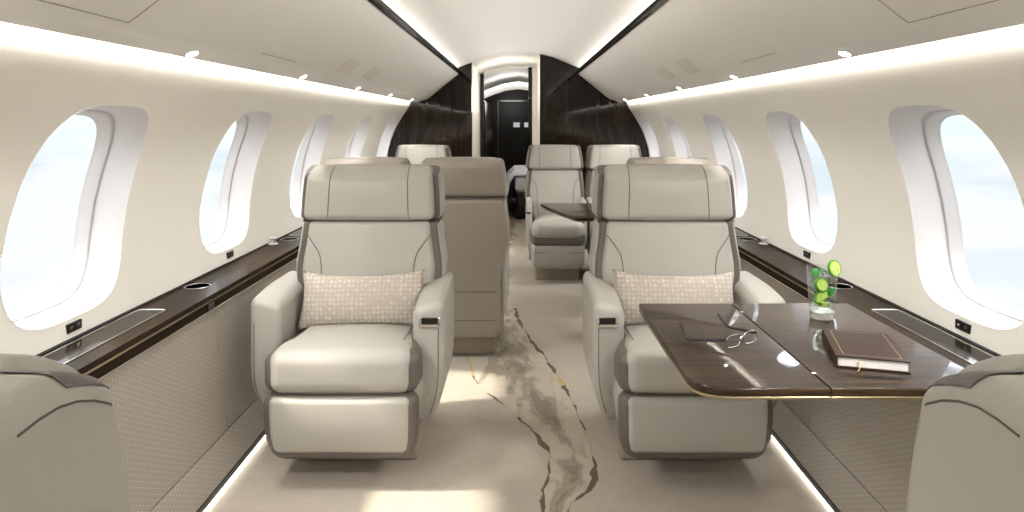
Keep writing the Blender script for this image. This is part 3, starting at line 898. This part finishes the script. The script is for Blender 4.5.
        if sg == latch:
            hit = bva.ray_cast(Vector((x0+sg*.006, -1, .505)), Vector((0, 1, 0)))[0]
            s_ = 1 if exec_ else .6
            mb = MB(); ol = rounded([(-.034*s_, -.017*s_), (.034*s_, -.017*s_), (.034*s_, .017*s_), (-.034*s_, .017*s_)], .009*s_)
            tube(mb, [(hit.x+px, hit.y-.003, hit.z+pz) for px, pz in ol], .0028, 6, True)
            lt = mb.build('latch_bezel', M['chrome'], ar)
            mb = MB(); soft(mb, (hit.x, hit.y-.001, hit.z+.003), (.056*s_, .006, .022*s_), .0028); mb.build('latch', M['black'], lt)
    return root

LX = .578
# front row, facing the camera
s1 = seat('cabin_seat', latch=1); s1.location = (-LX, 2.19, 0)
tag(s1, 'beige leather armchair facing us, left of the aisle, with taupe edging and lumbar pillow', 'seat', 'executive armchairs')
s2 = seat('cabin_seat', latch=-1); s2.location = (LX, 2.19, 0)
tag(s2, 'beige leather armchair facing us, right of the aisle, behind the wood table', 'seat', 'executive armchairs')
# opposite row, backs to the camera
NEAR_Y = 1.035
s3 = seat('cabin_seat', latch=-1, slim=.05); s3.location = (-LX, NEAR_Y, 0); s3.rotation_euler = (0, 0, math.pi)
tag(s3, 'back of beige armchair cut off at the bottom left corner, dark stitched top', 'seat', 'executive armchairs')
s4 = seat('cabin_seat', latch=1, slim=.05); s4.location = (LX, NEAR_Y, 0); s4.rotation_euler = (0, 0, math.pi)
tag(s4, 'back of beige armchair cut off at the bottom right corner, beside the table', 'seat', 'executive armchairs')
# dining group
c1 = seat('cabin_seat', hw=.205, arm_t=.045, arm_a=.188, arm_w=.188, latch=-1, exec_=False); c1.location = (.293, 5.02, 0)
tag(c1, 'narrow beige seat facing us at the far table, on the aisle side', 'seat', 'dining group seats')
def conf(x, y, rz, label):
    c = copy_tree(c1); c.location = (x, y, 0); c.rotation_euler = (0, 0, rz); tag(c, label, 'seat', 'dining group seats'); return c
conf(.775, 5.02, 0, 'narrow beige seat facing us at the far table, by the right wall')
conf(-.775, 5.02, 0, 'far beige seat by the left wall, only its headrest showing above the seats')
conf(-.285, 4.08, math.pi, 'beige seat seen from behind, backing onto the left armchair beside the aisle')
conf(-.775, 4.08, math.pi, 'seat back hidden behind the left front armchair, only its top edge showing')
conf(.775, 4.08, math.pi, 'seat back hidden behind the right front armchair, only its top edge showing')

# lumbar pillows
def pillow(w, h, t):
    mb = MB(); V = []; F = []; n = 22
    for s in (-1, 1):
        for i in range(n+1):
            for j in range(n+1):
                u = -1+2*i/n; v = -1+2*j/n
                x = u*w/2*(1-.07*(1-v*v)*abs(u)**3*0-.05*(1-abs(v)**2)*abs(u)**4); x *= 1-.035*v; z = v*h/2*(1-.16*(1-u*u)*v**4)+.006*abs(u)**6*(1 if v > 0 else -1)*abs(v)
                y = s*t/2*((1-u*u*u*u)*(1-v*v))**.5
                V.append((x, y, z))
    m = (n+1)**2
    for s in (0, 1):
        for i in range(n):
            for j in range(n):
                q = (s*m+i*(n+1)+j, s*m+(i+1)*(n+1)+j, s*m+(i+1)*(n+1)+j+1, s*m+i*(n+1)+j+1); F.append(q if s == 0 else q[::-1])
    mb.add(V, F)
    return mb
def make_pillow(x, lab, tilt, ry):
    mb = pillow(.47, .205, .11)
    o = mb.build('lumbar_pillow', M['pillow'], smooth=60, fix=True)
    bm = bmesh.new(); bm.from_mesh(o.data); bmesh.ops.remove_doubles(bm, verts=bm.verts, dist=.0004); bmesh.ops.recalc_face_normals(bm, faces=bm.faces); bm.to_mesh(o.data); bm.free()
    o.location = (x, 2.19+.352, .538); o.rotation_euler = (R(-tilt), ry, 0)
    tag(o, lab, 'pillow', 'lumbar pillows')
make_pillow(-LX-.0, 'beige woven lumbar pillow on the left front armchair', 14, R(-1))
make_pillow(LX, 'beige woven lumbar pillow on the right front armchair behind the table', 14, R(1))

# ------------------------------------------------------------------ tables
TZ = .63
t = empty('side_table', (.70, 1.8, TZ)); tag(t, 'dark glossy wood table folding out from the right wall beside the armchair', 'table')
ol = rounded([(.377, 2.150), (.377, 1.462), (.668, 1.462), (.668, 2.150)], [.015, .085, 0, 0], 8)
ol2 = rounded([(.6705, 2.150), (.6705, 1.462), (1.035, 1.462), (1.035, 2.150)], 0)
for o_, nm in ((ol, 'table_leaf'), (ol2, 'table_leaf')):
    mb = MB(); slab(mb, [(x-.70, y-1.8) for x, y in o_], -.018, 0, .004, 3); lf = mb.build(nm, M['wood'], t, 40)
    mb = MB(); slab(mb, [(x-.70, y-1.8) for x, y in o_], -.0245, -.0185, .001, 1); mb.build('metal_edge', M['champ'], lf, 40)
for yy in (1.62, 1.98):
    mb = MB(); box(mb, .20, .345, yy-1.8-.02, yy-1.8+.02, -.06, -.025); mb.build('support_arm', M['chrome'], t, 0)
for yy in (1.55, 2.05):
    mb = MB(); soft(mb, (-.03, yy-1.8, .0002), (.010, .010, .001), .0004); mb.build('hinge_pin', M['chrome'], t)

t2 = empty('dining_table', (.6, 4.4, TZ)); tag(t2, 'dark wood table with pointed corner in the far seating group', 'table')
ol = rounded([(.155, 4.78), (.20, 4.55), (.34, 4.08), (1.045, 4.08), (1.045, 4.80), (.165, 4.80)], [.01, .03, .03, 0, 0, .01], 4)
mb = MB(); slab(mb, [(x-.6, y-4.4) for x, y in ol], -.022, 0, .004, 3); mb.build('tabletop', M['wood'], t2, 40)
mb = MB(); slab(mb, [((x-.6)*.985, (y-4.4)*.985) for x, y in ol], -.029, -.0225, .001, 1); mb.build('metal_edge', M['champ'], t2, 40)
mb = MB(); soft(mb, (.05, .04, -.32), (.16, .14, .58), .03); mb.build('pedestal', M['chrome'], t2)
mb = MB(); soft(mb, (.05, .04, -.615), (.30, .26, .03), .012); mb.build('foot', M['base'], t2)

# ------------------------------------------------------------------ things on the table
# drink
gx, gy = .882, 1.985
g = empty('drinking_glass', (gx, gy, TZ+.0005)); tag(g, 'tall clear tumbler with lime and ice standing on the table', 'glass')
mb = MB(); lathe(mb, [(0, 0), (.030, 0), (.033, .003), (.0345, .022), (.0425, .146), (.0425, .148), (.041, .148), (.0405, .146), (.0325, .026), (.029, .0225), (0, .0215)], n=40)
mb.build('tumbler', M['glass'], g, 50)
mb = MB(); lathe(mb, [(0, .0005), (.0325, .0035), (.0338, .021), (.028, .0218), (0, .0212)], n=40)
mb.build('thick_base', simple('heavy_glass_base', srgb(225, 224, 220), .1, coat=1, **{'Transmission Weight': .5}), g, 50)
mb = MB(); lathe(mb, [(0, .0275), (.0312, .0275), (.0385, .128), (0, .1282)], n=36)
o = mb.build('iced_drink', M['water'], loc=(gx, gy, TZ)); tag(o, 'clear drink filling the tumbler', 'drink')
def wedge(name, loc, rot, r, th, lab, full=False):
    e = empty(name, loc); e.rotation_euler = rot; tag(e, lab, 'lime', 'lime pieces in the drink')
    mb = MB(); a1 = 2*math.pi if full else math.pi
    n = 18; V = []; F = []
    for z in (-th/2, th/2):
        V.append((0, 0, z)); V += [(r*.9*math.cos(a1*i/n), r*.9*math.sin(a1*i/n), z) for i in range(n+1)]
    m = n+2
    for i in range(n):
        F += [(0, i+2, i+1), (m, m+i+1, m+i+2), (i+1, i+2, m+i+2, m+i+1)]
    F += [(0, 1, m+1, m), (0, m, m+n+1, n+1)]
    mb.add(V, F); mb.build('flesh', M['lime_flesh'], e, 40)
    mb = MB(); tube(mb, [(r*.93*math.cos(a1*i/n), r*.93*math.sin(a1*i/n), 0) for i in range(n+1)][:(n if full else n+1)], th*.56, 8, full); mb.build('peel', M['lime_skin'], e)
wedge('lime_wedge', (gx+.033, gy-.006, TZ+.146), (R(78), R(0), R(25)), .023, .008, 'pale lime slice on the right rim of the tumbler', True)
wedge('lime_wedge', (gx-.008, gy-.014, TZ+.100), (R(75), R(15), R(10)), .019, .009, 'lime slice high in the drink at the front left', True)
wedge('lime_wedge', (gx-.004, gy-.020, TZ+.060), (R(70), R(-25), R(10)), .025, .010, 'lime half slice in the middle of the drink')
wedge('lime_wedge', (gx+.004, gy-.010, TZ+.040), (R(20), R(10), R(40)), .022, .010, 'lime piece lying at the bottom of the drink')
def leaf(loc, rot, s, lab):
    mb = MB(); V = []; F = []; n = 10
    for i in range(n+1):
        t_ = i/n; w = s*.36*math.sin(math.pi*min(1, t_*.95+.03))**.8*(1+.12*math.sin(t_*40))
        V += [(-w, t_*s, .004*math.sin(t_*3)), (0, t_*s, -.002+.004*math.sin(t_*3)), (w, t_*s, .004*math.sin(t_*3))]
    for i in range(n): F += [(3*i, 3*i+1, 3*i+4, 3*i+3), (3*i+1, 3*i+2, 3*i+5, 3*i+4)]
    o = mb.add(V, F).build('mint_leaf', M['mint'], smooth=60, fix=False)
    md = o.modifiers.new('thickness', 'SOLIDIFY'); md.thickness = .001
    o.location = loc; o.rotation_euler = rot; tag(o, lab, 'leaf', 'mint leaves in the drink')
leaf((gx-.030, gy-.012, TZ+.122), (R(55), R(20), R(-30)), .030, 'mint leaf at the left rim of the tumbler')
leaf((gx-.006, gy-.022, TZ+.128), (R(70), R(-10), R(50)), .022, 'mint leaf by the tumbler rim, beside the left one')
leaf((gx+.006, gy-.026, TZ+.070), (R(60), R(20), R(-80)), .030, 'dark mint leaf halfway down the drink')
for i, (dx, dy, z, a, lab) in enumerate([(-.004, .004, .085, 20, 'upper ice cube inside the tumbler'), (.018, -.008, .060, 55, 'ice cube on the right inside the tumbler'), (.012, .012, .112, 35, 'ice cube floating at the top of the drink')]):
    mb = MB(); soft(mb, (0, 0, 0), (.026, .026, .024), .004, (.001, .001, .001)); o = mb.build('ice_cube', M['ice'], loc=(gx+dx, gy+dy, TZ+z)); o.rotation_euler = (R(a), R(a*.7), R(a*1.6))
    tag(o, lab, 'ice', 'ice cubes in the drink')

# notebook
ang = math.atan2(1.748-1.790, .947-.802)
bk = empty('notebook', (.842, 1.668, TZ+.0005), ang); tag(bk, 'dark brown hardcover notebook with gold border and ribbon lying on the table', 'book')
BW, BD, BT = .150, .212, .028
mb = MB(); co_ = rounded([(-BW/2-.003, -BD/2-.003), (BW/2+.003, -BD/2-.003), (BW/2+.003, BD/2+.003), (-BW/2-.003, BD/2+.003)], .003, 3); slab(mb, co_, 0, .0036, .001, 2); slab(mb, co_, BT-.0036, BT, .001, 2)
soft(mb, (-BW/2-.001, 0, BT/2), (.005, BD+.006, BT), .0022, n=2); mb.build('cover', M['cover'], bk)
mb = MB(); box(mb, -BW/2+.002, BW/2-.002, -BD/2+.003, BD/2-.003, .0036, BT-.0036); mb.build('pages', M['paper'], bk, 0)
mb = MB()
zt = BT+.0001
fr = [(-.060, -.094), (.063, -.094), (.063, .094), (-.060, .094)]
for i in range(4):
    a = Vector(fr[i]); b = Vector(fr[(i+1) % 4]); d_ = (b-a).normalized()*.0006; n_ = Vector((-d_.y, d_.x))
    mb.add([(*(a-d_-n_), zt), (*(b+d_-n_), zt), (*(b+d_+n_), zt), (*(a-d_+n_), zt)], [(0, 1, 2, 3)])
mb.build('gold_border', M['gold'], bk, 0)
mb = MB(); tube(mb, [(-.028, -BD/2+.01, .016), (-.028, -BD/2-.004, .0155), (-.027, -BD/2-.008, .010), (-.030, -BD/2-.012, .003), (-.036, -BD/2-.024, .0016)], .0016, 6); mb.build('ribbon', M['gold'], bk)

# spectacles: rims stand on the table, arms stretch back to the left
def tpt(px, py, z): s = (py-122)/(H-z); return Vector(((px-518.5)/s, F_PX/s, z))
sp = empty('spectacles', (.57, 1.74, TZ)); tag(sp, 'thin rimmed reading glasses with dark arms lying open on the table', 'spectacles')
o0 = Vector((.57, 1.74, TZ))
A = Vector((.522, 1.715, TZ+.016)); B = Vector((.618, 1.775, TZ+.016))
xd = (B-A); W = xd.length; xd.normalize(); up = Vector((0, 0, 1)); nd = xd.cross(up)
def rim(c, w, h):
    out = []
    for k in range(24):
        t_ = 2*math.pi*k/24; c_, s_ = math.cos(t_), math.sin(t_)
        out.append(c+xd*math.copysign(abs(c_)**.6, c_)*w/2+up*math.copysign(abs(s_)**.7, s_)*h/2+nd*.15*abs(s_)*h*.3)
    return out
lw = W*.44
for c, nmx in ((A+xd*lw/2, 0), (B-xd*lw/2, 1)):
    rp = rim(c, lw, .030)
    mb = MB(); tube(mb, [p-o0 for p in rp], .0011, 6, True); rm = mb.build('rim', M['chrome'], sp)
    mb = MB(); rp2 = rim(c, lw*.96, .028); mb.add([p-o0 for p in rp2], [tuple(range(24))]); o = mb.build('lens', M['lens'], rm, 0)
mb = MB(); mid = (A+B)/2
tube(mb, [p-o0 for p in (A+xd*lw+up*.003, mid+up*.007+nd*.002, B-xd*lw+up*.003)], .0014, 6); mb.build('bridge', M['chrome'], sp)
for end, bend, tip in ((A+up*.006, tpt(688, 339, TZ+.010), tpt(680, 323, TZ+.036)), (B+up*.006, tpt(729, 327, TZ+.012), tpt(718, 313.5, TZ+.040))):
    mb = MB(); pts = catmull([end, end*.93+bend*.07, end*.5+bend*.5, bend, bend*.5+tip*.5+Vector((0, 0, -.003)), tip], 5)
    rr = [.0022+.0022*min(1, i/6)-.0016*max(0, (i-8)/18) for i in range(len(pts))]
    tube(mb, [Vector(p)-o0 for p in pts], rr, 8); mb.build('temple', M['black'], sp)

# ------------------------------------------------------------------ sky, sun, camera
w = bpy.data.worlds.new('World'); scn.world = w; w.use_nodes = True
nt = w.node_tree; bg = nt.nodes['Background']
tc = N(nt, 'ShaderNodeTexCoord'); sep = N(nt, 'ShaderNodeSeparateXYZ'); L(nt, tc.outputs['Generated'], sep.inputs[0])
mp = N(nt, 'ShaderNodeMapping'); mp.inputs['Scale'].default_value = (1, 1, 4.5); L(nt, tc.outputs['Generated'], mp.inputs[0])
nz = N(nt, 'ShaderNodeTexNoise', Scale=4.2, Detail=7.0, Roughness=.6, Distortion=.4); L(nt, mp.outputs[0], nz.inputs['Vector'])
z = sep.outputs[2]
haze = ramp(nt, math_node(nt, 'ADD', math_node(nt, 'MULTIPLY', z, .5), .5),
            [(0.0, (.56, .59, .62, 1)), (.36, (.56, .59, .615, 1)), (.475, (.46, .53, .58, 1)), (.52, (.60, .72, .81, 1)), (.60, (5.4, 5.6, 5.9, 1))])
cl = ramp(nt, nz.outputs[0], [(.38, (0, 0, 0, 1)), (.54, (1, 1, 1, 1))])
colr = mix_col(nt, math_node(nt, 'MULTIPLY', cl, .85), haze, (.60, .615, .63, 1))
L(nt, colr, bg.inputs['Color']); bg.inputs['Strength'].default_value = .71

sd = bpy.data.lights.new('sun', 'SUN'); sd.energy = 3.2; sd.angle = R(3); sd.color = (1, .92, .80)
so = bpy.data.objects.new('sun', sd); COL.objects.link(so)
dirv = Vector((1, .16, -1.05)); so.rotation_euler = dirv.to_track_quat('-Z', 'Y').to_euler(); so.location = (4, 2, 4)

cam = bpy.data.cameras.new('camera'); co = bpy.data.objects.new('camera', cam); COL.objects.link(co)
cam.sensor_width = 36; cam.sensor_fit = 'HORIZONTAL'; cam.lens = F_PX/1024*36
cam.shift_x = -6.5/1024; cam.shift_y = (122-256)/1024
cam.clip_start = .05
co.location = (0, 0, H); co.rotation_euler = (R(90), 0, 0)
scn.camera = co
vs = scn.view_settings
vs.view_transform = 'Standard'; vs.look = 'None'; vs.gamma = 1; vs.exposure = 1.25; vs.use_curve_mapping = False
scn.cycles.use_denoising = True
scn.cycles.max_bounces = 12; scn.cycles.diffuse_bounces = 8; scn.cycles.transparent_max_bounces = 16
scn.cycles.sample_clamp_indirect = 10
